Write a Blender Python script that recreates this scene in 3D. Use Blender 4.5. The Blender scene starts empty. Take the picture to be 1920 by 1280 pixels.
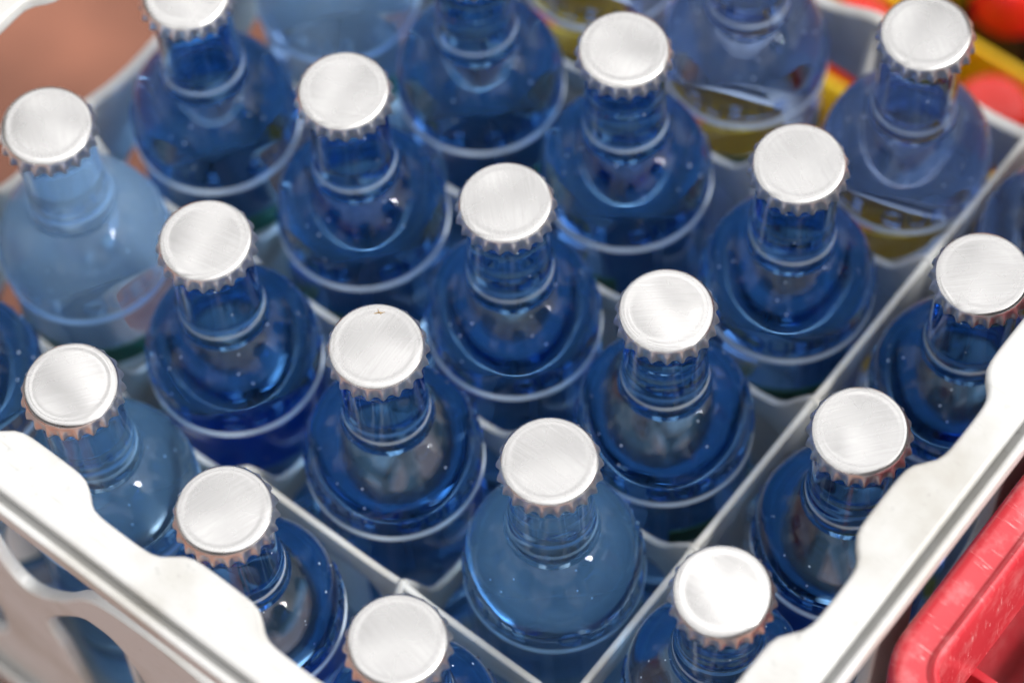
import bpy, bmesh, math, random
from mathutils import Vector, Matrix, noise

random.seed(7)
sc = bpy.context.scene
S = 0.064                 # pitch of the bottle grid, metres
CAPZ = 6.4 * S            # height of the cap tops above the floor

# ------------------------------------------------------------------ camera
cam_d = bpy.data.cameras.new("camera")
cam = bpy.data.objects.new("camera", cam_d)
sc.collection.objects.link(cam)
sc.camera = cam
_r = Vector((0.78606576, 0.61709048, -0.03605508))
_u = Vector((-0.53275331, 0.70590683, 0.46676488))
_f = Vector((-0.31348769, 0.34769943, -0.88364618))
_m = Matrix((_r, _u, -_f)).transposed().to_4x4()
_m.translation = Vector((2.50689627 * S, -3.02693969 * S, 11.2902296 * S + CAPZ))
cam.matrix_world = _m
cam_d.sensor_width = 36.0
cam_d.lens = 98.253
cam_d.clip_start = 0.02
cam_d.clip_end = 200.0
cam_d.dof.use_dof = True
cam_d.dof.focus_distance = 12.75 * S
cam_d.dof.aperture_fstop = 5.0

# ------------------------------------------------------------------ sky, sun, exposure
SUN_EL, SUN_AZ = math.radians(42), math.radians(15)      # azimuth measured from +X towards +Y
world = bpy.data.worlds.new("World")
sc.world = world
world.use_nodes = True
wn, wl = world.node_tree.nodes, world.node_tree.links
wn.clear()
w_out = wn.new("ShaderNodeOutputWorld")
w_bg = wn.new("ShaderNodeBackground")
w_sky = wn.new("ShaderNodeTexSky")
w_sky.sky_type = 'NISHITA'
w_sky.sun_disc = False
w_sky.sun_elevation = SUN_EL
w_sky.sun_rotation = math.radians(90) - SUN_AZ
w_sky.dust_density = 4.0
w_sky.air_density = 1.0
w_hsv = wn.new("ShaderNodeHueSaturation")                 # thin high cloud: most of the blue is veiled
w_hsv.inputs['Saturation'].default_value = 0.18
wl.new(w_sky.outputs[0], w_hsv.inputs['Color'])
wl.new(w_hsv.outputs[0], w_bg.inputs['Color'])
w_bg.inputs['Strength'].default_value = 0.06
# even bright cloud cover over it, mottling added for gradients in the cap reflections
w_tc = wn.new("ShaderNodeTexCoord")
w_sep = wn.new("ShaderNodeSeparateXYZ")
wl.new(w_tc.outputs['Generated'], w_sep.inputs[0])
w_max = wn.new("ShaderNodeMath")
w_max.operation = 'MAXIMUM'
w_max.inputs[1].default_value = 0.0
wl.new(w_sep.outputs['Z'], w_max.inputs[0])
w_lum = wn.new("ShaderNodeMath")
w_lum.operation = 'MULTIPLY_ADD'
w_lum.inputs[1].default_value = 0.45
w_lum.inputs[2].default_value = 0.55
wl.new(w_max.outputs[0], w_lum.inputs[0])
w_noise = wn.new("ShaderNodeTexNoise")
w_noise.inputs['Scale'].default_value = 4.0
w_noise.inputs['Detail'].default_value = 1.0
wl.new(w_tc.outputs['Generated'], w_noise.inputs['Vector'])
w_rmp = wn.new("ShaderNodeMapRange")
w_rmp.inputs['From Min'].default_value = 0.3
w_rmp.inputs['From Max'].default_value = 0.7
w_rmp.inputs['To Min'].default_value = 0.38
w_rmp.inputs['To Max'].default_value = 1.62
wl.new(w_noise.outputs['Fac'], w_rmp.inputs['Value'])
w_mul = wn.new("ShaderNodeMath")
w_mul.operation = 'MULTIPLY'
wl.new(w_lum.outputs[0], w_mul.inputs[0])
wl.new(w_rmp.outputs[0], w_mul.inputs[1])
w_cl = wn.new("ShaderNodeBackground")
w_cl.inputs['Color'].default_value = (1.0, 0.99, 0.985, 1)
wl.new(w_mul.outputs[0], w_cl.inputs['Strength'])
w_add = wn.new("ShaderNodeAddShader")
wl.new(w_bg.outputs[0], w_add.inputs[0])
wl.new(w_cl.outputs[0], w_add.inputs[1])
wl.new(w_add.outputs[0], w_out.inputs['Surface'])

sun_d = bpy.data.lights.new("sun", 'SUN')
sun_d.energy = 2.4
sun_d.angle = math.radians(10)
sun_d.color = (1.0, 0.98, 0.95)
sun = bpy.data.objects.new("sun", sun_d)
sc.collection.objects.link(sun)
_sd = Vector((math.cos(SUN_EL) * math.cos(SUN_AZ), math.cos(SUN_EL) * math.sin(SUN_AZ), math.sin(SUN_EL)))
sun.rotation_euler = _sd.to_track_quat('Z', 'Y').to_euler()
sun.location = _sd * 4

sc.view_settings.view_transform = 'Standard'
sc.view_settings.look = 'None'
sc.view_settings.gamma = 1.0
sc.view_settings.use_curve_mapping = False
sc.view_settings.exposure = 0.55

sc.render.engine = 'CYCLES'
cy = sc.cycles
cy.max_bounces = 16
cy.transmission_bounces = 12
cy.glossy_bounces = 8
cy.diffuse_bounces = 4
cy.transparent_max_bounces = 8
cy.caustics_reflective = True
cy.caustics_refractive = True
cy.blur_glossy = 0.3
cy.sample_clamp_indirect = 8.0
cy.use_adaptive_sampling = True
cy.adaptive_threshold = 0.03
cy.use_denoising = True
try:
    cy.denoiser = 'OPENIMAGEDENOISE'
    cy.denoising_input_passes = 'RGB_ALBEDO_NORMAL'
    cy.denoising_prefilter = 'ACCURATE'
except Exception:
    pass

# ------------------------------------------------------------------ helpers
col = sc.collection


def W(i, j, z):
    """grid units (i to the back left, j to the back right, z up from the cap tops) to metres"""
    return Vector((-i * S, j * S, CAPZ + z * S))


def link(o, parent=None):
    col.objects.link(o)
    if parent:
        o.parent = parent
    return o


def mesh_obj(name, me, mat=None, parent=None, smooth=True):
    o = bpy.data.objects.new(name, me)
    if mat is not None and len(me.materials) == 0:
        me.materials.append(mat)
    if smooth:
        me.polygons.foreach_set('use_smooth', [True] * len(me.polygons))
    return link(o, parent)


def empty(name, loc=(0, 0, 0)):
    o = bpy.data.objects.new(name, None)
    o.location = loc
    o.empty_display_size = 0.02
    return link(o)


def tag(o, label=None, cat=None, group=None, kind=None):
    if label:
        o['label'] = label
    if cat:
        o['category'] = cat
    if group:
        o['group'] = group
    if kind:
        o['kind'] = kind
    return o


def smooth_by_angle(me, deg=35):
    bm = bmesh.new()
    bm.from_mesh(me)
    for f in bm.faces:
        f.smooth = True
    for e in bm.edges:
        e.smooth = not (len(e.link_faces) == 2 and e.calc_face_angle(0) > math.radians(deg))
    bm.to_mesh(me)
    bm.free()
    return me


def revolve(profile, seg, name, closed_start=True, closed_end=True, mat_of=None):
    """profile: list of (r, z); normals point to the right of the direction of travel"""
    verts, faces, mats = [], [], []
    rings = []
    for r, z in profile:
        if r < 1e-7:
            rings.append([len(verts)])
            verts.append((0, 0, z))
        else:
            rings.append(list(range(len(verts), len(verts) + seg)))
            for k in range(seg):
                a = 2 * math.pi * k / seg
                verts.append((r * math.cos(a), r * math.sin(a), z))
    for n in range(len(rings) - 1):
        A, B = rings[n], rings[n + 1]
        for k in range(seg):
            k2 = (k + 1) % seg
            if len(A) == 1 and len(B) == 1:
                continue
            if len(A) == 1:
                f = (A[0], B[k2], B[k])
            elif len(B) == 1:
                f = (A[k], A[k2], B[0])
            else:
                f = (A[k], A[k2], B[k2], B[k])
            faces.append(f)
            mats.append(mat_of(n) if mat_of else 0)
    me = bpy.data.meshes.new(name)
    me.from_pydata(verts, [], faces)
    me.polygons.foreach_set('material_index', mats)
    me.update()
    return me


def catmull(pts, closed=True, sub=5):
    n = len(pts)
    out = []
    rng = range(n) if closed else range(n - 1)
    for a in rng:
        if closed:
            p0, p1, p2, p3 = pts[a - 1], pts[a], pts[(a + 1) % n], pts[(a + 2) % n]
        else:
            p0, p1, p2, p3 = pts[max(a - 1, 0)], pts[a], pts[a + 1], pts[min(a + 2, n - 1)]
        for s in range(sub):
            t = s / sub
            out.append(tuple(0.5 * (2 * p1[c] + (p2[c] - p0[c]) * t + (2 * p0[c] - 5 * p1[c] + 4 * p2[c] - p3[c]) * t * t
                                    + (3 * p1[c] - p0[c] - 3 * p2[c] + p3[c]) * t ** 3) for c in range(2)))
    if not closed:
        out.append(tuple(pts[-1]))
    return out


def rounded_rect(x0, x1, y0, y1, r, n=8):
    out = []
    for cx, cy_, a0 in ((x1 - r, y1 - r, 0), (x0 + r, y1 - r, 90), (x0 + r, y0 + r, 180), (x1 - r, y0 + r, 270)):
        for k in range(n + 1):
            a = math.radians(a0 + 90 * k / n)
            out.append((cx + r * math.cos(a), cy_ + r * math.sin(a)))
    return out


def plate(name, loops, half, bevel, res=2):
    """flat plate with holes, cut from outlines in the local XY plane, edges rounded"""
    cu = bpy.data.curves.new(name, 'CURVE')
    cu.dimensions = '2D'
    cu.fill_mode = 'BOTH'
    cu.extrude = half - bevel
    cu.bevel_depth = bevel
    cu.bevel_resolution = res
    cu.offset = -bevel
    for lp in loops:
        sp = cu.splines.new('POLY')
        sp.points.add(len(lp) - 1)
        for k, q in enumerate(lp):
            sp.points[k].co = (q[0], q[1], 0, 1)
        sp.use_cyclic_u = True
    o = bpy.data.objects.new(name, cu)
    col.objects.link(o)
    dg = bpy.context.evaluated_depsgraph_get()
    me = bpy.data.meshes.new_from_object(o.evaluated_get(dg))
    bpy.data.objects.remove(o)
    bpy.data.curves.remove(cu)
    me.name = name
    return smooth_by_angle(me, 40)


# ------------------------------------------------------------------ materials
def nodes_of(name):
    m = bpy.data.materials.new(name)
    m.use_nodes = True
    nt = m.node_tree
    return m, nt.nodes, nt.links, nt.nodes['Principled BSDF']


def set_in(b, **kw):
    for k, v in kw.items():
        b.inputs[k.replace('_', ' ')].default_value = v


def noise_node(n, l, scale, detail=4, rough=0.55, coord='Object', stretch=None, rot=None):
    tc = n.new('ShaderNodeTexCoord')
    mp = n.new('ShaderNodeMapping')
    l.new(tc.outputs[coord], mp.inputs['Vector'])
    if stretch:
        mp.inputs['Scale'].default_value = stretch
    if rot:
        mp.inputs['Rotation'].default_value = rot
    tx = n.new('ShaderNodeTexNoise')
    tx.inputs['Scale'].default_value = scale
    tx.inputs['Detail'].default_value = detail
    tx.inputs['Roughness'].default_value = rough
    l.new(mp.outputs[0], tx.inputs['Vector'])
    return tx


def ramp(n, l, src, stops):
    r = n.new('ShaderNodeValToRGB')
    while len(r.color_ramp.elements) < len(stops):
        r.color_ramp.elements.new(0.5)
    for e, (p, c) in zip(r.color_ramp.elements, stops):
        e.position = p
        e.color = (*c, 1) if len(c) == 3 else c
    l.new(src, r.inputs['Fac'])
    return r


def bump(n, l, src, strength, dist, bsdf, chain=None):
    b = n.new('ShaderNodeBump')
    b.inputs['Strength'].default_value = strength
    b.inputs['Distance'].default_value = dist
    l.new(src, b.inputs['Height'])
    if chain:
        l.new(chain.outputs[0], b.inputs['Normal'])
    l.new(b.outputs[0], bsdf.inputs['Normal'])
    return b


NECK_Z = -39.5        # refraction highlight painted at the neck foot, mm below the cap top
RIDGE_Z = -76.9       # height of the rubbed ring on the bottles, mm below the cap top


def glass_material(name, tint, haze, wear_sheen):
    m, n, l, b = nodes_of(name)
    set_in(b, Base_Color=tint, Roughness=0.0, IOR=1.30, Transmission_Weight=1.0)
    w = noise_node(n, l, 55, 2, 0.5)
    bump(n, l, w.outputs['Fac'], 0.08, 0.0006, b)
    # dust specks and dried droplets on the outside
    vo = n.new('ShaderNodeTexVoronoi')
    vo.inputs['Scale'].default_value = 260
    tc = n.new('ShaderNodeTexCoord')
    l.new(tc.outputs['Object'], vo.inputs['Vector'])
    big = noise_node(n, l, 60, 3)
    rr = ramp(n, l, vo.outputs['Distance'], [(0.06, (1, 1, 1)), (0.11, (0, 0, 0))])
    sel = ramp(n, l, vo.outputs['Color'], [(0.62, (0, 0, 0)), (0.66, (1, 1, 1))])
    mu = n.new('ShaderNodeMath')
    mu.operation = 'MULTIPLY'
    l.new(rr.outputs[0], mu.inputs[0])
    l.new(sel.outputs[0], mu.inputs[1])
    mu2 = n.new('ShaderNodeMath')
    mu2.operation = 'MULTIPLY'
    l.new(mu.outputs[0], mu2.inputs[0])
    mu2.inputs[1].default_value = 0.8
    # pale scuffed ring where returnable bottles rub against each other
    sx = n.new('ShaderNodeSeparateXYZ')
    l.new(tc.outputs['Object'], sx.inputs[0])
    dz = n.new('ShaderNodeMath')
    dz.operation = 'SUBTRACT'
    l.new(sx.outputs['Z'], dz.inputs[0])
    dz.inputs[1].default_value = RIDGE_Z * 0.001
    ab = n.new('ShaderNodeMath')
    ab.operation = 'ABSOLUTE'
    l.new(dz.outputs[0], ab.inputs[0])
    mr = n.new('ShaderNodeMapRange')
    mr.interpolation_type = 'SMOOTHSTEP'
    mr.inputs['From Min'].default_value = 0.0012
    mr.inputs['From Max'].default_value = 0.0019
    mr.inputs['To Min'].default_value = 1.0
    mr.inputs['To Max'].default_value = 0.0
    l.new(ab.outputs[0], mr.inputs['Value'])
    d2 = n.new('ShaderNodeMath')  # pale band painted at the neck foot, imitating light refracted there
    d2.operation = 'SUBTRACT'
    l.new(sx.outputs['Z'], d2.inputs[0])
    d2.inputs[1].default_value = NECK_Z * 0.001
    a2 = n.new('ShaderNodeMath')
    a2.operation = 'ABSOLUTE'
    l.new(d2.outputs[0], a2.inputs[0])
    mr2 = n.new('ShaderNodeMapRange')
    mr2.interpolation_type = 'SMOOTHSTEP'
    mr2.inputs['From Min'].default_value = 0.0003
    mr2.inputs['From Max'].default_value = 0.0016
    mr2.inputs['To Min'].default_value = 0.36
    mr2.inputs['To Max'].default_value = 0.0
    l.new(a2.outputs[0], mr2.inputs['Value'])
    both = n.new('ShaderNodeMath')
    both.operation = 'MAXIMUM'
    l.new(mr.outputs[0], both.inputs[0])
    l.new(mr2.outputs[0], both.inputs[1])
    mr = both
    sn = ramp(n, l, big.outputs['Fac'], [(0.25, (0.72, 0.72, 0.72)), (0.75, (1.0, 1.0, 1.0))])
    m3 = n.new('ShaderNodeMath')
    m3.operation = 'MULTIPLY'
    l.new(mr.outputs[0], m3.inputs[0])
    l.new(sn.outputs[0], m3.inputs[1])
    mxx = n.new('ShaderNodeMath')
    mxx.operation = 'MAXIMUM'
    l.new(mu2.outputs[0], mxx.inputs[0])
    l.new(m3.outputs[0], mxx.inputs[1])
    mu2 = mxx
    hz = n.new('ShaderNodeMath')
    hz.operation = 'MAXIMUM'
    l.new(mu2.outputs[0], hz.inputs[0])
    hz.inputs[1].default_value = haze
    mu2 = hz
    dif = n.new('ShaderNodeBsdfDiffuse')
    dif.inputs['Color'].default_value = wear_sheen
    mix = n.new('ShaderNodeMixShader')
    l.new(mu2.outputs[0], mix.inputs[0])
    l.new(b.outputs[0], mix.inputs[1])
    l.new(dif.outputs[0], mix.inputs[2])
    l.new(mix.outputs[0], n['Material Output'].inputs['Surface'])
    return m


def clear_material(name, ior):
    m, n, l, b = nodes_of(name)
    set_in(b, Base_Color=(1, 1, 1, 1), Roughness=0.0, IOR=ior, Transmission_Weight=1.0)
    return m


def cap_material():
    m, n, l, b = nodes_of('brushed_cap_metal')
    tc = n.new('ShaderNodeTexCoord')
    oi = n.new('ShaderNodeObjectInfo')
    mul = n.new('ShaderNodeMath')
    mul.operation = 'MULTIPLY'
    mul.inputs[1].default_value = 6.283
    l.new(oi.outputs['Random'], mul.inputs[0])
    vr = n.new('ShaderNodeVectorRotate')
    vr.rotation_type = 'Z_AXIS'
    l.new(tc.outputs['Object'], vr.inputs['Vector'])
    l.new(mul.outputs[0], vr.inputs['Angle'])
    mp = n.new('ShaderNodeMapping')
    mp.inputs['Scale'].default_value = (60, 2600, 60)
    l.new(vr.outputs[0], mp.inputs['Vector'])
    br = n.new('ShaderNodeTexNoise')
    br.inputs['Scale'].default_value = 1.0
    br.inputs['Detail'].default_value = 3
    l.new(mp.outputs[0], br.inputs['Vector'])
    cl = n.new('ShaderNodeTexNoise')
    cl.inputs['Scale'].default_value = 90
    cl.inputs['Detail'].default_value = 3
    l.new(vr.outputs[0], cl.inputs['Vector'])
    c1 = ramp(n, l, br.outputs['Fac'], [(0.3, (0.54, 0.53, 0.52)), (0.7, (0.60, 0.59, 0.58))])
    # small dark specks of dirt
    vo = n.new('ShaderNodeTexVoronoi')
    vo.inputs['Scale'].default_value = 330
    l.new(vr.outputs[0], vo.inputs['Vector'])
    sp = ramp(n, l, vo.outputs['Distance'], [(0.035, (1, 1, 1)), (0.075, (0, 0, 0))])
    se = ramp(n, l, vo.outputs['Color'], [(0.82, (0, 0, 0)), (0.86, (1, 1, 1))])
    mm = n.new('ShaderNodeMath')
    mm.operation = 'MULTIPLY'
    l.new(sp.outputs[0], mm.inputs[0])
    l.new(se.outputs[0], mm.inputs[1])
    mx = n.new('ShaderNodeMix')
    mx.data_type = 'RGBA'
    l.new(mm.outputs[0], mx.inputs['Factor'])
    l.new(c1.outputs[0], mx.inputs[6])
    mx.inputs[7].default_value = (0.22, 0.19, 0.16, 1)
    l.new(mx.outputs[2], b.inputs['Base Color'])
    b.inputs['Metallic'].default_value = 1.0
    rr = ramp(n, l, cl.outputs['Fac'], [(0.3, (0.22, 0.22, 0.22)), (0.75, (0.32, 0.32, 0.32))])
    l.new(rr.outputs[0], b.inputs['Roughness'])
    bump(n, l, br.outputs['Fac'], 0.08, 0.00004, b)
    # brushed along one direction that differs from cap to cap
    vr2 = n.new('ShaderNodeVectorRotate')
    vr2.rotation_type = 'Z_AXIS'
    vr2.inputs['Vector'].default_value = (1, 0, 0)
    l.new(mul.outputs[0], vr2.inputs['Angle'])
    l.new(vr2.outputs[0], b.inputs['Tangent'])
    b.inputs['Anisotropic'].default_value = 0.85
    return m


def crate_material(name, base, dirt, rough=0.42, scale=1.0):
    m, n, l, b = nodes_of(name)
    a = noise_node(n, l, 22 * scale, 6, 0.6)
    c = noise_node(n, l, 300 * scale, 3, 0.6)
    r1 = ramp(n, l, a.outputs['Fac'], [(0.30, dirt), (0.52, base), (1.0, base)])
    r2 = ramp(n, l, c.outputs['Fac'], [(0.22, tuple(x * 0.55 for x in dirt)), (0.36, (1, 1, 1))])
    mx = n.new('ShaderNodeMix')
    mx.data_type = 'RGBA'
    mx.blend_type = 'MULTIPLY'
    mx.inputs['Factor'].default_value = 0.35
    l.new(r1.outputs[0], mx.inputs[6])
    l.new(r2.outputs[0], mx.inputs[7])
    sc1 = noise_node(n, l, 1.0, 3, 0.6, stretch=(45 * scale, 900 * scale, 300 * scale), rot=(0, 0, 0.75))
    sc2 = noise_node(n, l, 1.0, 3, 0.6, stretch=(60 * scale, 1200 * scale, 300 * scale), rot=(0, 0, -0.6))
    smax = n.new('ShaderNodeMath')
    smax.operation = 'MAXIMUM'
    l.new(sc1.outputs['Fac'], smax.inputs[0])
    l.new(sc2.outputs['Fac'], smax.inputs[1])
    sr = ramp(n, l, smax.outputs[0], [(0.66, (1, 1, 1)), (0.78, (0.62, 0.60, 0.56))])
    mx2 = n.new('ShaderNodeMix')
    mx2.data_type = 'RGBA'
    mx2.blend_type = 'MULTIPLY'
    mx2.inputs['Factor'].default_value = 0.8
    l.new(mx.outputs[2], mx2.inputs[6])
    l.new(sr.outputs[0], mx2.inputs[7])
    l.new(mx2.outputs[2], b.inputs['Base Color'])
    set_in(b, Roughness=rough, IOR=1.49)
    bump(n, l, c.outputs['Fac'], 0.12, 0.0004, b)
    return m


def red_material():
    m, n, l, b = nodes_of('scuffed_red_plastic')
    a = noise_node(n, l, 30, 5, 0.6)
    base = ramp(n, l, a.outputs['Fac'], [(0.3, (0.42, 0.028, 0.038)), (0.7, (0.47, 0.038, 0.048))])
    fac = None
    for k, (rot, st, th) in enumerate((((0, 0, 0.5), (90, 1300, 90), 0.74), ((0, 0, 2.0), (110, 1500, 110), 0.745), ((0, 0, 1.1), (70, 1000, 70), 0.75))):
        s = noise_node(n, l, 1.0, 2, 0.5, stretch=st, rot=rot)
        s.inputs['Distortion'].default_value = 0.6
        t = ramp(n, l, s.outputs['Fac'], [(th - 0.05, (0, 0, 0)), (th + 0.02, (1, 1, 1))])
        if fac is None:
            fac = t
        else:
            ad = n.new('ShaderNodeMath')
            ad.operation = 'MAXIMUM'
            l.new(fac.outputs[0], ad.inputs[0])
            l.new(t.outputs[0], ad.inputs[1])
            fac = ad
    haze = noise_node(n, l, 75, 6, 0.7)
    hz = ramp(n, l, haze.outputs['Fac'], [(0.50, (0, 0, 0)), (0.80, (0.40, 0.40, 0.40))])
    ad = n.new('ShaderNodeMath')
    ad.operation = 'MAXIMUM'
    l.new(fac.outputs[0], ad.inputs[0])
    l.new(hz.outputs[0], ad.inputs[1])
    mx = n.new('ShaderNodeMix')
    mx.data_type = 'RGBA'
    l.new(ad.outputs[0], mx.inputs['Factor'])
    l.new(base.outputs[0], mx.inputs[6])
    mx.inputs[7].default_value = (0.74, 0.36, 0.36, 1)
    l.new(mx.outputs[2], b.inputs['Base Color'])
    set_in(b, Roughness=0.22, IOR=1.5)
    bump(n, l, ad.outputs[0], 0.2, 0.0003, b)
    return m


def plain(name, c, rough=0.4, metallic=0.0, var=0.12, scale=40):
    m, n, l, b = nodes_of(name)
    a = noise_node(n, l, scale, 5, 0.6)
    r = ramp(n, l, a.outputs['Fac'], [(0.3, tuple(x * (1 - var) for x in c)), (0.7, tuple(min(1, x * (1 + var)) for x in c))])
    l.new(r.outputs[0], b.inputs['Base Color'])
    set_in(b, Roughness=rough, Metallic=metallic)
    return m


M = {}
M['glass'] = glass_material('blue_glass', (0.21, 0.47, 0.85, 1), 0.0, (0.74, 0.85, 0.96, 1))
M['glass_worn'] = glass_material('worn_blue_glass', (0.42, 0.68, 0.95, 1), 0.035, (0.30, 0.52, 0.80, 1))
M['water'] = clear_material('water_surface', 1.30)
M['glass_lit'] = glass_material('lit_blue_glass', (0.62, 0.82, 1.0, 1), 0.15, (0.42, 0.67, 1.0, 1))  # haze and paleness painted in for light from the bright wall
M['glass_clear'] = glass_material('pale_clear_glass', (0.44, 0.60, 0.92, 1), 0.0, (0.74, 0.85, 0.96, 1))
M['cap'] = cap_material()
M['skirt'] = plain('cap_skirt_metal', (0.84, 0.83, 0.82), 0.36, 1.0, var=0.04, scale=300)
M['crate'] = crate_material('pale_grey_plastic', (0.43, 0.427, 0.417), (0.32, 0.305, 0.275))
M['divider'] = crate_material('grey_divider_plastic', (0.50, 0.505, 0.49), (0.38, 0.355, 0.305))
M['red'] = red_material()
M['paper'] = plain('label_paper_back', (0.80, 0.80, 0.78), 0.7, var=0.04)
M['label_blue'] = plain('label_blue_back', (0.04, 0.24, 0.72), 0.5, var=0.15)
M['label_pale'] = plain('label_silver_back', (0.36, 0.46, 0.54), 0.5, var=0.08)
M['green'] = plain('label_green_print', (0.02, 0.09, 0.06), 0.45)
M['yellow'] = plain('yellow_plastic', (0.98, 0.64, 0.01), 0.35, var=0.06)
M['red_cap'] = plain('red_cap_plastic', (0.72, 0.025, 0.015), 0.25)
M['cola'] = plain('dark_bottle', (0.018, 0.010, 0.008), 0.08)
M['liner'] = plain('cap_liner', (0.6, 0.6, 0.58), 0.6)


def floor_material():
    m, n, l, b = nodes_of('terracotta_floor')
    a = noise_node(n, l, 3.0, 6, 0.6)
    c = noise_node(n, l, 26.0, 5, 0.65)
    r = ramp(n, l, a.outputs['Fac'], [(0.3, (0.13, 0.046, 0.027)), (0.7, (0.29, 0.11, 0.064))])
    r2 = ramp(n, l, c.outputs['Fac'], [(0.3, (0.75, 0.75, 0.75)), (0.7, (1, 1, 1))])
    mx = n.new('ShaderNodeMix')
    mx.data_type = 'RGBA'
    mx.blend_type = 'MULTIPLY'
    mx.inputs['Factor'].default_value = 1.0
    l.new(r.outputs[0], mx.inputs[6])
    l.new(r2.outputs[0], mx.inputs[7])
    l.new(mx.outputs[2], b.inputs['Base Color'])
    set_in(b, Roughness=0.7)
    bump(n, l, c.outputs['Fac'], 0.3, 0.002, b)
    return m


M['floor'] = floor_material()

# ------------------------------------------------------------------ floor
me = bpy.data.meshes.new('floor')
me.from_pydata([(-40, -40, 0), (40, -40, 0), (40, 40, 0), (-40, 40, 0)], [], [(0, 1, 2, 3)])
tag(mesh_obj('floor', me, M['floor'], smooth=False), kind='structure')

# ------------------------------------------------------------------ the grey bottle crate
NI = NJ = 5
LO, HI = -0.5, 4.5
RIM_Z = 0.25          # top of the rim, above the caps
FLOOR_Z = -2.98       # inner floor of the crate
BASE_Z = -3.10        # underside of the crate
WALL = 0.57           # distance of the wall's middle plane from the outermost bottle axes
TH = 0.075            # wall thickness (grid units)


def rim_inset(a):
    """how far the rim's inner edge stays from the outermost bottle axes; scalloped once per bottle"""
    c = math.cos(2 * math.pi * (a - 0.18))
    return 0.335 + 0.105 / (1 + math.exp(-5.5 * (c - 0.05)))


def rim_loops():
    outer = rounded_rect(-0.612, 4.612, -0.612, 4.612, 0.22, 10)
    inner = []
    n = 110
    edge0, edge1 = -0.33, 4.33
    c = 0.05
    # front (j low), left (i high), back, right: walk round in i, j
    for k in range(n):
        a = edge0 + c + (edge1 - edge0 - 2 * c) * k / (n - 1)
        inner.append((a, -rim_inset(a)))
    for k in range(n):
        a = edge0 + c + (edge1 - edge0 - 2 * c) * k / (n - 1)
        inner.append((4 + rim_inset(a), a))
    for k in range(n):
        a = edge1 - c - (edge1 - edge0 - 2 * c) * k / (n - 1)
        inner.append((a, 4 + rim_inset(a)))
    for k in range(n):
        a = edge1 - c - (edge1 - edge0 - 2 * c) * k / (n - 1)
        inner.append((-rim_inset(a), a))
    return outer, inner


def to_world_xy(lp):
    return [(-i * S, j * S) for i, j in lp]


def mirror_loop(lp, about):
    return [(2 * about - a, z) for a, z in lp]


def wall_plate(name, holes, lo=-0.60, hi=4.60, z0=BASE_Z, z1=0.20):
    loops = [[(lo, z0), (hi, z0), (hi, z1), (lo, z1)]] + holes
    loops = [[(a * S, z * S) for a, z in lp] for lp in loops]
    return plate(name, loops, TH * S / 2, 0.0012)


def pad(lp):
    return catmull(lp, True, 5)


upper_front = [(3.12, -0.02), (3.12, -0.5), (3.11, -0.95), (3.02, -1.20), (2.88, -1.16), (2.67, -0.92), (2.48, -0.62), (2.30, -0.47), (2.0, -0.42),
               (1.70, -0.47), (1.52, -0.62), (1.33, -0.92), (1.12, -1.16), (0.98, -1.20), (0.89, -0.95), (0.88, -0.5), (0.88, -0.02), (2.0, -0.0)]
lower_front = [(2.42, -0.90), (2.56, -0.97), (2.84, -1.38), (2.93, -1.62), (2.88, -1.85), (2.86, -2.2), (2.80, -2.6), (2.5, -2.68), (2.24, -2.6), (2.2, -2.0), (2.2, -1.4), (2.26, -1.08), (2.33, -0.93)]
side_front = [(4.25, -0.05), (4.27, -0.6), (4.2, -1.1), (4.0, -1.25), (3.65, -1.2), (3.42, -1.0), (3.40, -0.5), (3.42, -0.05)]
side_low = [(4.22, -1.85), (4.24, -2.3), (4.15, -2.65), (3.6, -2.65), (3.4, -2.3), (3.42, -1.85), (3.8, -1.7)]
front_holes = [pad(upper_front), pad(lower_front), pad(mirror_loop(lower_front, 2)), pad(side_front), pad(mirror_loop(side_front, 2)), pad(side_low), pad(mirror_loop(side_low, 2))]

wide_upper = [(0.86, -0.05), (0.82, -0.6), (0.9, -1.05), (1.15, -1.16), (1.5, -1.09), (1.85, -1.18), (2.15, -1.18), (2.5, -1.09), (2.85, -1.16), (3.1, -1.05), (3.18, -0.6), (3.14, -0.05), (2.0, 0.0)]
end_upper = [(0.42, -0.05), (0.45, -0.6), (0.42, -1.0), (0.2, -1.17), (-0.1, -1.17), (-0.26, -1.0), (-0.28, -0.5), (-0.26, -0.05)]


def low_win(c):
    return [(c - 0.30, -1.86), (c - 0.33, -2.3), (c - 0.28, -2.66), (c, -2.7), (c + 0.28, -2.66), (c + 0.33, -2.3), (c + 0.30, -1.86), (c, -1.72)]


back_upper = [(-0.2, -0.05), (-0.28, -0.6), (-0.22, -1.25), (0.1, -1.42), (0.5, -1.36), (0.85, -1.40), (1.2, -1.32), (1.5, -1.12), (1.85, -1.26), (2.15, -1.26), (2.5, -1.12), (2.85, -1.28), (3.5, -1.2), (3.9, -1.3), (4.22, -1.15), (4.28, -0.6), (4.2, -0.05), (2.0, 0.0)]
back_holes = [pad(back_upper)] + [pad([(a_, -1.80), (a_ - 0.04, -2.2), (a_, -2.72), ((a_ + b_) / 2, -2.76), (b_, -2.72), (b_ + 0.04, -2.2), (b_, -1.80), ((a_ + b_) / 2, -1.76)]) for a_, b_ in ((-0.40, 0.30), (0.62, 2.92), (3.2, 4.4))]
wide_holes = [pad(wide_upper), pad(end_upper), pad(mirror_loop(end_upper, 2))] + [pad(low_win(c)) for c in range(5)]


def cell_win(c):
    return [(c - 0.33, -0.05), (c - 0.35, -0.6), (c - 0.30, -1.05), (c, -1.2), (c + 0.30, -1.05), (c + 0.35, -0.6), (c + 0.33, -0.05), (c, 0.0)]


right_holes = [pad(cell_win(c)) for c in range(5)] + [pad(low_win(c)) for c in range(5)]


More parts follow.
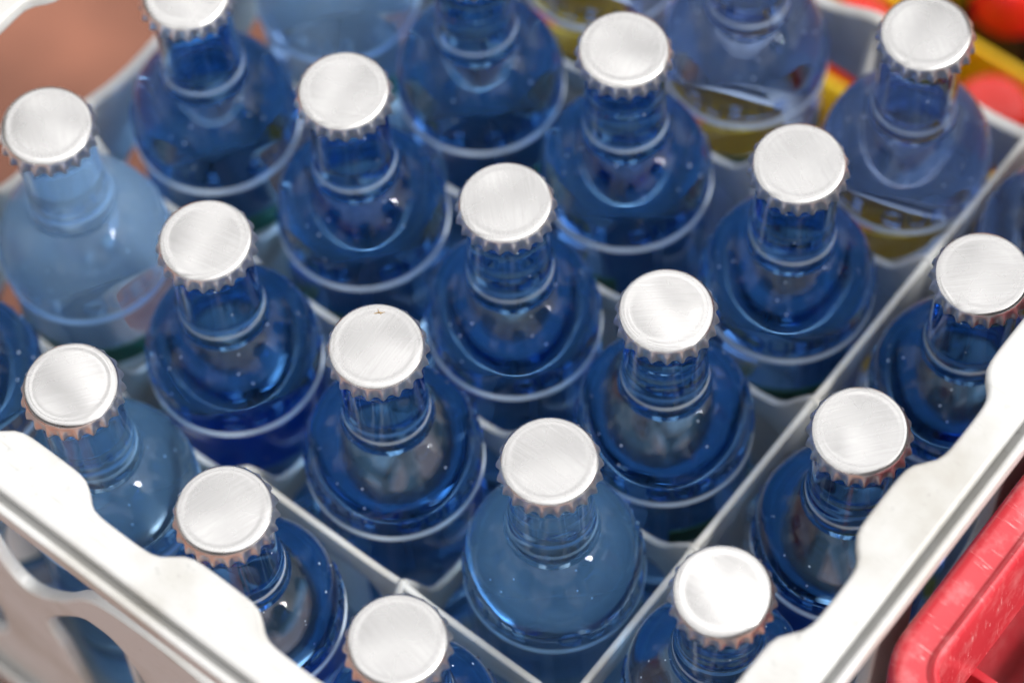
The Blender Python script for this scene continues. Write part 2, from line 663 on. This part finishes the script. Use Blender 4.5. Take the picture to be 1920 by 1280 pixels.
def basis(along, up, origin):
    """matrix that lays a plate's local XY plane along two world directions"""
    x = Vector(along).normalized()
    y = Vector(up).normalized()
    z = x.cross(y)
    m = Matrix((x, y, z)).transposed().to_4x4()
    m.translation = origin
    return m


# wall meshes are built in local space (a along the wall, z up), then stood in place
def stand(me, mat4):
    me.transform(mat4)
    return me


def build_crate(with_cells=True):
    t = empty('bottle_crate', W(2, 2, BASE_Z))
    inv = Matrix.Translation(-t.location)
    outer, inner = rim_loops()
    me = plate('rim', [to_world_xy(outer), to_world_xy(inner)], 0.0028, 0.0013, 3)
    me.transform(inv @ Matrix.Translation((0, 0, W(0, 0, RIM_Z).z - 0.0028)))
    rim = mesh_obj('rim', me, M['crate'], t, smooth=False)
    # lip that runs round the rim, a step lower, with a shallow groove between
    lo_ = to_world_xy(rounded_rect(-0.688, 4.688, -0.688, 4.688, 0.29, 10))
    li_ = to_world_xy(rounded_rect(-0.648, 4.648, -0.648, 4.648, 0.25, 10))
    me = plate('rim_lip', [lo_, li_], 0.0042, 0.0011, 3)
    me.transform(inv @ Matrix.Translation((0, 0, W(0, 0, RIM_Z).z - 0.0060)))
    mesh_obj('rim_lip', me, M['crate'], rim, smooth=False)
    go = to_world_xy(rounded_rect(-0.652, 4.652, -0.652, 4.652, 0.25, 10))
    gi = to_world_xy(rounded_rect(-0.60, 4.60, -0.60, 4.60, 0.21, 10))
    me = plate('rim_groove', [go, gi], 0.0014, 0.0003, 1)
    me.transform(inv @ Matrix.Translation((0, 0, W(0, 0, RIM_Z).z - 0.0074)))
    mesh_obj('rim_groove', me, M['crate'], rim, smooth=False)
    # four walls; the plates' local x is grid a, local y is z
    o0 = W(0, 0, 0)
    specs = (('wall', front_holes, (-1, 0, 0), W(0, -WALL, 0)), ('wall', back_holes, (-1, 0, 0), W(0, 4 + WALL, 0)),
             ('wall', right_holes, (0, 1, 0), W(-WALL, 0, 0)), ('wall', wide_holes, (0, 1, 0), W(4 + WALL, 0, 0)))
    for k, (nm, holes, along, org) in enumerate(specs):
        lo, hi = (-0.60, 4.60) if k < 2 else (-0.528, 4.528)
        me = wall_plate(nm, holes, lo, hi)
        me.transform(inv @ basis(along, (0, 0, 1), org))
        mesh_obj(nm, me, M['crate'], t, smooth=False)
    # base plate
    holes = []                                   # each bottle stands on a ring round an open hole
    for x in range(5 if with_cells else 0):
        for y in range(5):
            if (x, y) not in {(1, 1), (4, 1), (4, 3), (3, 0)}:
                holes.append(to_world_xy([(x + 0.27 * math.cos(2 * math.pi * k / 28), y + 0.27 * math.sin(2 * math.pi * k / 28)) for k in range(28)]))
    me = plate('base', [to_world_xy(rounded_rect(-0.53, 4.53, -0.53, 4.53, 0.05, 3))] + holes, 0.0036, 0.0006, 1)
    me.transform(inv @ Matrix.Translation((0, 0, W(0, 0, FLOOR_Z).z - 0.0037)))
    mesh_obj('base', me, M['crate'], t, smooth=False)
    if not with_cells:
        return t
    TOP = -1.10
    for k in range(4):
        a = k + 0.5
        def crest(dips):
            top = []
            for c in range(4, -1, -1):
                d = dips[c]
                top += [(c + 0.475, TOP - 0.006), (c + 0.40, TOP - 0.012 - d * 0.35), (c + 0.28, TOP - 0.01 - d * 0.9), (c, TOP - 0.01 - d),
                        (c - 0.28, TOP - 0.01 - d * 0.9), (c - 0.40, TOP - 0.012 - d * 0.35), (c - 0.475, TOP - 0.006)]
            return [(-0.53, FLOOR_Z), (4.53, FLOOR_Z)] + catmull(top, False, 3)

        def webs(dips):
            """open windows under the divider's top band, one per bottle"""
            out = []
            for c in range(5):
                top = TOP - 0.30 - dips[c] * 0.9
                out.append(pad([(c - 0.33, top), (c - 0.36, -2.2), (c - 0.33, -2.78), (c, -2.82), (c + 0.33, -2.78), (c + 0.36, -2.2), (c + 0.33, top), (c, top + 0.04)]))
            return out

        # along j (constant i): the one next to the right wall is straight, the others dip, deepest at the back
        prof = crest([0.01] * 5 if k == 0 else [0.30, 0.50, 0.50, 0.55, 0.75])
        me = plate('divider', [[(x * S, z * S) for x, z in lp] for lp in [prof] + webs([0.01] * 5 if k == 0 else [0.30, 0.50, 0.50, 0.55, 0.75])], 0.0012, 0.0008, 2)
        me.transform(inv @ basis((0, 1, 0), (0, 0, 1), W(a, 0, 0)))
        mesh_obj('divider', me, M['divider'], t, smooth=False)
        # along i (constant j): the front one is straight, the others dip between the crossings
        prof = crest([0.02, 0.02, 0.02, 0.30, 0.30] if k == 0 else [0.32 if k > 1 else 0.26] * 5)
        me = plate('divider', [[(x * S, z * S) for x, z in lp] for lp in [prof] + webs([0.02, 0.02, 0.02, 0.30, 0.30] if k == 0 else [0.32 if k > 1 else 0.26] * 5)], 0.0012, 0.0008, 2)
        me.transform(inv @ basis((-1, 0, 0), (0, 0, 1), W(0, a, 0)) @ Matrix.Translation((0, -0.0002, 0)))
        mesh_obj('divider', me, M['divider'], t, smooth=False)
    # rounded posts where the dividers cross
    pr = [(0.0, TOP * S - 0.0011), (0.0012, TOP * S - 0.0013), (0.0020, TOP * S - 0.0022), (0.0025, TOP * S - 0.0045), (0.0027, TOP * S - 0.010), (0.0027, FLOOR_Z * S)]
    pm = revolve(pr[::-1], 12, 'divider_post')
    pm.materials.append(M['divider'])
    for x in range(4):
        for y in range(4):
            o = mesh_obj('divider_post', pm, None, t)
            p = W(x + 0.5, y + 0.5, 0) - t.location
            o.location = p
    return t


crate = tag(build_crate(), 'pale grey plastic bottle crate with scalloped rim, holding the silver capped blue bottles', 'crate')

# the crate it is stacked on
low = build_crate(False)
low.name = 'lower_crate'
low.location.z = W(0, 0, BASE_Z).z - 3.30 * S
tag(low, 'pale grey plastic crate at the bottom of the stack, under the bottle crate', 'crate')

# ------------------------------------------------------------------ bottles
MM = 0.001


def arc(cx, cz, r, a0, a1, n):
    return [(cx + r * math.cos(math.radians(a0 + (a1 - a0) * k / n)), cz + r * math.sin(math.radians(a0 + (a1 - a0) * k / n))) for k in range(n + 1)]


SEG = 96
DOME_C, DOME_R, DOME_H = -73.5, 28.25, 30.0      # centre, radius and height of the shoulder, mm
DOME_N = 2.2                                    # fuller than an ellipse


def dome(a, inset=0.0):
    a = math.radians(a)
    return ((DOME_R - inset) * math.cos(a) ** (2 / DOME_N), DOME_C + (DOME_H - inset) * math.sin(a) ** (2 / DOME_N))


def outer_profile():
    """from the foot up to the lip; mm, z = 0 at the top of the cap"""
    p = [(0, -183.0), (14, -183.6), (20, -187.0), (23.5, -189.6), (25.5, -189.6), (27.3, -187.6), (28.08, -184.0), (28.08, -170), (28.08, -120), (28.08, -84.0)]
    p += [(28.12, -81.5), (28.25, -80.0), (28.42, -79.0), (28.55, -78.2), (28.58, -77.6), (28.54, -77.0), (28.44, -76.3), (28.34, -75.6), (28.27, -74.8)]
    # the shoulder
    p += [dome(a) for a in [0.6 + 65.4 * k / 30 for k in range(31)]]
    # fillet into the neck
    x, z = p[-1]
    p += [(14.75, -45.4), (14.3, -44.2), (13.98, -42.8), (13.78, -41.2), (13.66, -39.6), (13.55, -38.4), (13.4, -36.8)]
    p += [(13.05, -32.0), (12.75, -24.0), (12.55, -14.0), (12.6, -10.5), (12.9, -9.2), (12.9, -7.4), (12.4, -6.2), (12.2, -2.2), (11.6, -1.2), (10.2, -0.9)]
    return p


def inner_profile(level):
    """from the lip down to the inside of the foot, split at the water level"""
    up = [(9.2, -1.2), (8.7, -2.4), (8.7, -8.0), (9.3, -14.0)]
    full = [(9.3, -14.0), (9.8, -24.0), (10.3, -36.0), (10.9, -42.0), (11.6, -45.2), (12.6, -47.2)]
    full += [q for q in (dome(70 - 70 * k / 28, 1.6) for k in range(29)) if q[0] > 13.2]
    full += [(26.5, -80), (26.2, -90), (26.2, -120), (26.0, -176), (23.5, -181.5), (18, -183.0 + 1.2), (13, -179.2), (0, -178.5)]
    air, wat = [], []
    for k in range(len(full)):
        r, z = full[k]
        if z >= level:
            air.append((r, z))
        else:
            if not wat:
                r0, z0 = full[k - 1]
                t = (level - z0) / (z - z0)
                lv = (r0 + (r - r0) * t, level)
                air.append(lv)
                wat.append(lv)
            wat.append((r, z))
    return up + air[1:], wat


def uneven(me_, idx, seed, amount):
    """blown glass is never even: the inside wall wanders by a fraction of a millimetre"""
    off = Vector((seed * 13.7, seed * 5.1, seed * 2.3))
    for k in idx:
        v = me_.vertices[k]
        x, y, z = v.co
        r = math.hypot(x, y)
        if r < 1e-5:
            continue
        q = Vector((x, y, z))
        d = 0.9 * noise.noise(q * 42 + off) + 0.35 * noise.noise(q * 110 + off)
        fade = min(1.0, max(0.0, (-z - 0.012) / 0.03)) * min(1.0, r / 0.012)
        d *= 0.001 * amount * fade
        v.co = (x * (1 + d / r), y * (1 + d / r), z)


def build_bottle_meshes(level, seed):
    out = outer_profile()
    air, wat = inner_profile(level)
    prof = [(r * MM, z * MM) for r, z in out + air]
    g = revolve(prof, SEG, 'glass_body')
    first_inner = len(g.vertices) - SEG * len(air)
    uneven(g, range(first_inner, len(g.vertices)), seed, 0.35)
    uneven(g, range(0, first_inner), seed + 40, 0.08)
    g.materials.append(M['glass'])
    # water: its free surface with the meniscus; below it the filled bottle refracts as one body
    r, z = wat[0]
    topp = [(r * MM, z * MM), ((r - 0.35) * MM, (z - 0.55) * MM), ((r - 0.9) * MM, (z - 0.85) * MM), ((r - 2.0) * MM, (z - 1.0) * MM), (r * 0.4 * MM, (z - 1.05) * MM), (0, (z - 1.05) * MM)]
    w = revolve(topp, SEG, 'water')
    w.materials.append(M['water'])
    uneven(w, range(len(w.vertices)), seed, 0.35)
    for me_ in (g, w):
        me_.polygons.foreach_set('use_smooth', [True] * len(me_.polygons))
    return g, w


def build_cap_mesh():
    """crown cap with 21 flutes"""
    teeth, per = 21, 10
    seg = teeth * per
    rows = [(0.0, 0.30, 0), (2.5, 0.255, 0), (5.0, 0.12, 0), (7.5, -0.10, 0), (9.3, -0.32, 0), (10.1, -0.43, 0), (10.6, -0.45, 0), (11.1, -0.40, 0), (11.6, -0.38, 0), (12.1, -0.48, 0),
            (12.6, -0.72, 0), (13.0, -1.06, 0), (13.35, -1.55, 0.0), (13.55, -2.1, 0.05), (13.68, -2.7, 0.2), (13.76, -3.3, 0.6), (13.82, -4.0, 0.95), (13.88, -4.8, 1.15), (13.94, -5.7, 1.25), (13.98, -6.5, 1.3)]
    verts, faces = [], []
    rings = []
    for r, z, amp in rows:
        if r == 0:
            rings.append([0])
            verts.append((0, 0, z * MM))
            continue
        ring = []
        for k in range(seg):
            a = 2 * math.pi * k / seg
            ph = (k % per) / per
            c = 0.5 + 0.5 * math.cos(2 * math.pi * ph)
            ridge = c ** 1.7
            rr = r + amp * (ridge - 0.35)
            zz = z - (0.12 * ridge if amp > 1.2 else 0)
            ring.append(len(verts))
            verts.append((rr * math.cos(a) * MM, rr * math.sin(a) * MM, zz * MM))
        rings.append(ring)
    # folded-in inside of the skirt
    for r, z, amp in ((13.75, -6.5, 1.25), (13.6, -5.2, 0.9), (13.2, -2.6, 0.0), (12.6, -0.9, 0.0)):
        ring = []
        for k in range(seg):
            a = 2 * math.pi * k / seg
            c = (0.5 + 0.5 * math.cos(2 * math.pi * (k % per) / per)) ** 1.7
            rr = r + amp * (c - 0.35)
            ring.append(len(verts))
            verts.append((rr * math.cos(a) * MM, rr * math.sin(a) * MM, z * MM))
        rings.append(ring)
    for n in range(len(rings) - 1):
        A, B = rings[n], rings[n + 1]
        for k in range(seg):
            k2 = (k + 1) % seg
            faces.append((A[0], B[k], B[k2]) if len(A) == 1 else (A[k], B[k], B[k2], A[k2]))
    verts = [(x * 1.06, y * 1.06, z) for x, y, z in verts]
    me_ = bpy.data.meshes.new('crown_cap')
    me_.from_pydata(verts, [], faces)
    me_.materials.append(M['cap'])
    me_.materials.append(M['skirt'])
    me_.polygons.foreach_set('material_index', [0 if k < 12 * seg else 1 for k in range(len(faces))])
    me_.polygons.foreach_set('use_smooth', [True] * len(me_.polygons))
    me_.update()
    return me_


def build_label_mesh(back):
    """paper label round part of the body: print outside, plain paper inside"""
    verts, faces, mats = [], [], []
    n, half = 64, math.radians(70)
    zs = [-97, -99, -106, -108, -156, -158]
    for s_, r in ((0, 28.30), (1, 28.14)):
        for z in zs:
            for k in range(n + 1):
                a = -half + 2 * half * k / n
                verts.append((r * MM * math.cos(a), r * MM * math.sin(a), z * MM))
    row = n + 1
    off = len(zs) * row
    for q in range(len(zs) - 1):
        for k in range(n):
            a, b_ = q * row + k, (q + 1) * row + k
            faces.append((a, b_, b_ + 1, a + 1))
            mats.append((1, 1, 1, 0, 1)[q])
            faces.append((off + a, off + a + 1, off + b_ + 1, off + b_))
            mats.append(2)
    for k in range(n):
        faces.append((k, k + 1, off + k + 1, off + k))
        mats.append(1)
    me_ = bpy.data.meshes.new('label')
    me_.from_pydata(verts, [], faces)
    me_.polygons.foreach_set('material_index', mats)
    me_.materials.append(M['paper'])
    me_.materials.append(M['green'])
    me_.materials.append(M[back])
    me_.polygons.foreach_set('use_smooth', [True] * len(me_.polygons))
    return me_


def build_lettering_mesh():
    """raised letters in the glass round the foot of the shoulder"""
    cu = bpy.data.curves.new('lettering', 'FONT')
    cu.body = 'QUELLE  QUELLE  QUELLE  QUELLE  '
    cu.size = 1.0
    cu.extrude = 0.02
    cu.resolution_u = 3
    o = bpy.data.objects.new('lettering', cu)
    col.objects.link(o)
    dg = bpy.context.evaluated_depsgraph_get()
    me_ = bpy.data.meshes.new_from_object(o.evaluated_get(dg))
    bpy.data.objects.remove(o)
    bpy.data.curves.remove(cu)
    xs = [v.co.x for v in me_.vertices]
    x0, wd = min(xs), (max(xs) - min(xs)) * 1.06
    for v in me_.vertices:
        x, y, z = v.co
        a = (x - x0) / wd * 2 * math.pi
        r, zz = dome(2.2 + 11 * y / 0.7, 0.15 - (0.55 if z > 0 else 0.0))
        v.co = (r * MM * math.cos(a), r * MM * math.sin(a), zz * MM)
    me_.name = 'embossed_lettering'
    me_.materials.append(M['glass'])
    return smooth_by_angle(me_, 40)


bottle_sets = [build_bottle_meshes(lv, k) for k, lv in enumerate((-24.0, -28.0, -33.0, -21.0, -37.0))]
cap_me = build_cap_mesh()
label_me = build_label_mesh('label_blue')
label_pale_me = build_label_mesh('label_pale')
letter_me = build_lettering_mesh()

# where each cap stands in the grid (measured); the rest stand at the middle of their cell
measured = {(1, 0): (1.00, -0.03), (2, 0): (2.01, -0.02), (3, 0): (2.98, 0.03), (1, 1): (1.00, 1.05), (2, 1): (1.99, 1.03), (3, 1): (2.99, 0.98),
            (4, 1): (4.02, 1.00), (0, 1): (0.01, 1.01), (0, 2): (-0.02, 2.01), (0, 3): (-0.01, 3.01), (1, 2): (1.04, 1.98), (1, 3): (1.01, 2.99),
            (1, 4): (0.95, 3.96), (2, 2): (1.99, 1.99), (2, 3): (2.06, 3.01), (3, 2): (3.00, 2.01)}
row_words = ['first row along the front left rim', 'second row from the front left rim', 'middle row of the crate', 'second row from the back wall', 'last row along the back wall']
col_words = ['nearest the right rim', 'second from the right', 'third from the right', 'second from the left', 'at the left end']
label_turn = {(1, 1): 132, (4, 1): 132, (4, 3): 130, (3, 0): 140, (2, 1): 215, (3, 1): 200, (1, 2): 20, (2, 0): 165, (2, 2): 60, (1, 3): 330, (0, 2): 120}
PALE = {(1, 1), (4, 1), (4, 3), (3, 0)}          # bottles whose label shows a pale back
CLEAR = 0.030


def clampv(v):
    return max(-CLEAR, min(CLEAR, v))


for j in range(NJ):
    for i in range(NI):
        mi, mj = measured.get((i, j), (i + random.uniform(-0.02, 0.02), j + random.uniform(-0.02, 0.02)))
        di, dj = mi - i, mj - j
        bi, bj = i + clampv(di), j + clampv(dj)
        top = W(mi, mj, 0)
        foot = W(bi, bj, 0)
        foot.z = top.z - 0.1896
        axis = (top - foot).normalized()
        rot = axis.to_track_quat('Z', 'Y').to_matrix().to_4x4()
        t = empty('glass_bottle', foot)
        t.matrix_world = Matrix.Translation(foot) @ rot @ Matrix.Rotation(random.uniform(0, 6.28), 4, 'Z')
        rz = t.matrix_world.to_euler().z
        g, w = bottle_sets[(i * 2 + j * 3) % 5]
        up = Vector((0, 0, 0.1896))
        for nm, me_ in (('glass_body', g), ('water', w), ('cap', cap_me), ('label', label_pale_me if (i, j) in PALE else label_me), ('embossed_lettering', letter_me)):
            o = bpy.data.objects.new(nm, me_)
            link(o, t)
            o.location = up
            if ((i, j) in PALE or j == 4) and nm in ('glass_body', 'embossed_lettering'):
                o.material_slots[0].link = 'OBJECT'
                o.material_slots[0].material = M['glass_clear' if j == 4 else 'glass_lit' if i == 4 else 'glass_worn']
            if nm == 'cap':
                o.rotation_euler = (random.gauss(0, 0.018), random.gauss(0, 0.018), random.uniform(0, 6.28))
            if nm == 'label':
                turn = 312 if (j == 4 or i == 4) else label_turn.get((i, j), random.choice((30, 80, 200, 230, 260, 310)))
                o.rotation_euler.z = math.radians(turn) - rz
        tag(t, 'silver capped blue bottle, %s, %s' % (row_words[j], col_words[i]), 'bottle', 'silver capped blue bottles in the grey crate')

# ------------------------------------------------------------------ red crate at the right
def sweep_ring(name, path, section, mat, parent, inv):
    """path: closed list of (x, y, nx, ny) with inward normals; section: (inward offset, z)"""
    verts, faces = [], []
    ns, npth = len(section), len(path)
    for x, y, nx, ny in path:
        for d, z in section:
            verts.append((x + nx * d, y + ny * d, z))
    for a in range(npth):
        b_ = (a + 1) % npth
        for k in range(ns - 1):
            faces.append((a * ns + k, b_ * ns + k, b_ * ns + k + 1, a * ns + k + 1))
    me_ = bpy.data.meshes.new(name)
    me_.from_pydata(verts, [], faces)
    bm = bmesh.new()
    bm.from_mesh(me_)
    bmesh.ops.recalc_face_normals(bm, faces=bm.faces)
    bm.to_mesh(me_)
    bm.free()
    me_.transform(inv)
    smooth_by_angle(me_, 50)
    return mesh_obj(name, me_, mat, parent, smooth=False)


def rr_path(x0, x1, y0, y1, r, n=14):
    out = []
    for cx, cy_, a0 in ((x1 - r, y1 - r, 0), (x0 + r, y1 - r, 90), (x0 + r, y0 + r, 180), (x1 - r, y0 + r, 270)):
        for k in range(n + 1):
            a = math.radians(a0 + 90 * k / n)
            out.append((cx + r * math.cos(a), cy_ + r * math.sin(a), -math.cos(a), -math.sin(a)))
    return out


def build_red_crate():
    x0, y0 = 0.695 * S, 1.02 * S
    x1, y1 = x0 + 0.30, y0 + 0.40
    t = empty('red_crate', (x0 + 0.15, y0 + 0.2, 0))
    inv = Matrix.Translation(-t.location)
    zt = W(0, 0, -0.10).z
    p = rr_path(x0, x1, y0, y1, 0.36 * S)
    sec = [(0.0035, 0.0), (0.0035, zt - 0.034), (0.0004, zt - 0.030), (0.0, zt - 0.004), (0.0006, zt - 0.0014), (0.0022, zt), (0.0050, zt - 0.0003), (0.0080, zt - 0.0012),
           (0.0104, zt - 0.0013), (0.0114, zt - 0.0002), (0.0124, zt + 0.0003), (0.0134, zt - 0.0003), (0.0140, zt - 0.0022), (0.0150, zt - 0.012), (0.0170, zt - 0.035), (0.0176, zt - 0.040), (0.0100, zt - 0.042), (0.0100, 0.0)]
    sweep_ring('shell', p, sec, M['red'], t, inv)
    # inside: dividers and floor
    zt2 = zt - 0.062
    for k in range(3):
        me_ = plate('divider', [[(0.0, 0.01), (0.30 - 0.022, 0.01), (0.30 - 0.022, zt2), (0.0, zt2)]], 0.0016, 0.0009, 2)
        me_.transform(inv @ basis((1, 0, 0), (0, 0, 1), Vector((x0 + 0.011, y0 + 0.048 + 0.10 * k, 0))))
        mesh_obj('divider', me_, M['red'], t, smooth=False)
    for k in range(2):
        me_ = plate('divider', [[(0.0, 0.01), (0.40 - 0.022, 0.01), (0.40 - 0.022, zt2 - 0.001), (0.0, zt2 - 0.001)]], 0.0016, 0.0009, 2)
        me_.transform(inv @ basis((0, 1, 0), (0, 0, 1), Vector((x0 + 0.10 + 0.10 * k, y0 + 0.011, 0))))
        mesh_obj('divider', me_, M['red'], t, smooth=False)
    me_ = plate('base', [rounded_rect(x0 + 0.006, x1 - 0.006, y0 + 0.006, y1 - 0.006, 0.017, 6)], 0.003, 0.0006, 1)
    me_.transform(inv @ Matrix.Translation((0, 0, zt - 0.20)))
    mesh_obj('base', me_, M['red'], t, smooth=False)
    return tag(t, 'scuffed red plastic crate standing against the right side of the grey crate', 'crate')


build_red_crate()

# ------------------------------------------------------------------ yellow crate of red capped bottles behind
def build_yellow_crate():
    i0, i1, j0, j1 = -0.17, 4.83, 5.33, 7.17
    x0, x1, y0, y1 = -i1 * S, -i0 * S, j0 * S, j1 * S
    zt = W(0, 0, -3.35).z
    t = empty('yellow_crate', ((x0 + x1) / 2, (y0 + y1) / 2, 0))
    inv = Matrix.Translation(-t.location)
    p = rr_path(x0, x1, y0, y1, 0.014)
    sec = [(0.0015, 0.0), (0.0015, zt - 0.03), (0.0, zt - 0.028), (0.0, zt - 0.001), (0.001, zt), (0.0036, zt), (0.0042, zt - 0.001), (0.0042, 0.0)]
    sweep_ring('shell', p, sec, M['yellow'], t, inv)
    zd = W(0, 0, -3.55).z
    me_ = plate('divider', [[(0.0, 0.012), (x1 - x0 - 0.01, 0.012), (x1 - x0 - 0.01, zd), (0.0, zd)]], 0.0016, 0.0008, 2)
    me_.transform(inv @ basis((1, 0, 0), (0, 0, 1), Vector((x0 + 0.005, 6.25 * S, 0))))
    mesh_obj('divider', me_, M['yellow'], t, smooth=False)
    me_ = plate('base', [rounded_rect(x0 + 0.004, x1 - 0.004, y0 + 0.004, y1 - 0.004, 0.010, 4)], 0.003, 0.0006, 1)
    me_.transform(inv @ Matrix.Translation((0, 0, 0.008)))
    mesh_obj('base', me_, M['yellow'], t, smooth=False)
    tag(t, 'yellow plastic crate behind the grey crate, holding dark bottles with red caps', 'crate')
    H = W(0, 0, -3.25).z - 0.0112
    k = H / 0.2744
    body = [(0, 0), (0.021, 0.0), (0.0245, 0.004), (0.0255, 0.02), (0.0255, 0.175), (0.0235, 0.200), (0.0185, 0.225), (0.0150, 0.240), (0.0142, 0.254), (0.0, 0.254)]
    body_me = revolve([(r, z * k) for r, z in body], 40, 'bottle_body')
    body_me.materials.append(M['cola'])
    cap_p = [(0.0150, 0.2405), (0.0158, 0.2425), (0.0160, 0.262), (0.0152, 0.2680), (0.0125, 0.2722), (0.006, 0.2740), (0.0, 0.2744)]
    screw_me = revolve([(r, H - (0.2744 - z)) for r, z in cap_p], 48, 'screw_cap')
    screw_me.materials.append(M['red_cap'])
    rows = ('front row', 'back row')
    places = ('at the right end', 'second from the right', 'third from the right', 'second from the left', 'at the left end')
    for r in range(2):
        for c in range(5 - r):
            ii = 0.33 + c + 0.42 * r
            jj = 5.80 + 0.90 * r
            b_ = empty('red_capped_bottle', (-ii * S, jj * S, 0.0112))
            pl = places[c] if r == 0 else (places[0], places[1], places[2], places[4])[c]
            tag(b_, 'dark bottle with red screw cap in the yellow crate, %s, %s' % (rows[r], pl), 'bottle', 'red capped bottles in the yellow crate')
            mesh_obj('bottle_body', body_me, None, b_)
            mesh_obj('screw_cap', screw_me, None, b_)


build_yellow_crate()

# ------------------------------------------------------------------ scrap of dry plant on one cap
def build_scrap():
    bm = bmesh.new()
    stalks = [[(-1.5, -0.2, 0.25), (-0.6, -0.05, 0.35), (0.2, 0.05, 0.4), (1.0, -0.1, 0.35), (1.7, 0.15, 0.2)],
              [(0.1, 0.0, 0.4), (-0.1, 0.6, 0.55), (-0.35, 1.1, 0.6)],
              [(0.3, 0.0, 0.4), (0.6, -0.5, 0.3), (0.75, -0.9, 0.2)]]
    for st in stalks:
        prev = None
        for k, q in enumerate(st):
            r = 0.16 * (1 - 0.6 * abs(k / (len(st) - 1) - 0.4))
            ring = [bm.verts.new(((q[0] + r * math.cos(a) * 0.4) * MM, (q[1] + r * math.cos(a)) * MM, (q[2] + r * math.sin(a)) * MM)) for a in (0, 1.57, 3.14, 4.71)]
            if prev:
                for m_ in range(4):
                    bm.faces.new((prev[m_], prev[(m_ + 1) % 4], ring[(m_ + 1) % 4], ring[m_]))
            prev = ring
    me_ = bpy.data.meshes.new('plant_scrap')
    bm.to_mesh(me_)
    bm.free()
    o = mesh_obj('plant_scrap', me_, plain('dry_plant', (0.30, 0.20, 0.09), 0.8))
    o.location = W(2.082, 1.165, 0.0) + Vector((0, 0, -0.00045))
    o.rotation_euler.z = math.radians(40)
    return tag(o, 'tiny brown scrap of dry plant lying on a silver cap', 'plant scrap')


build_scrap()
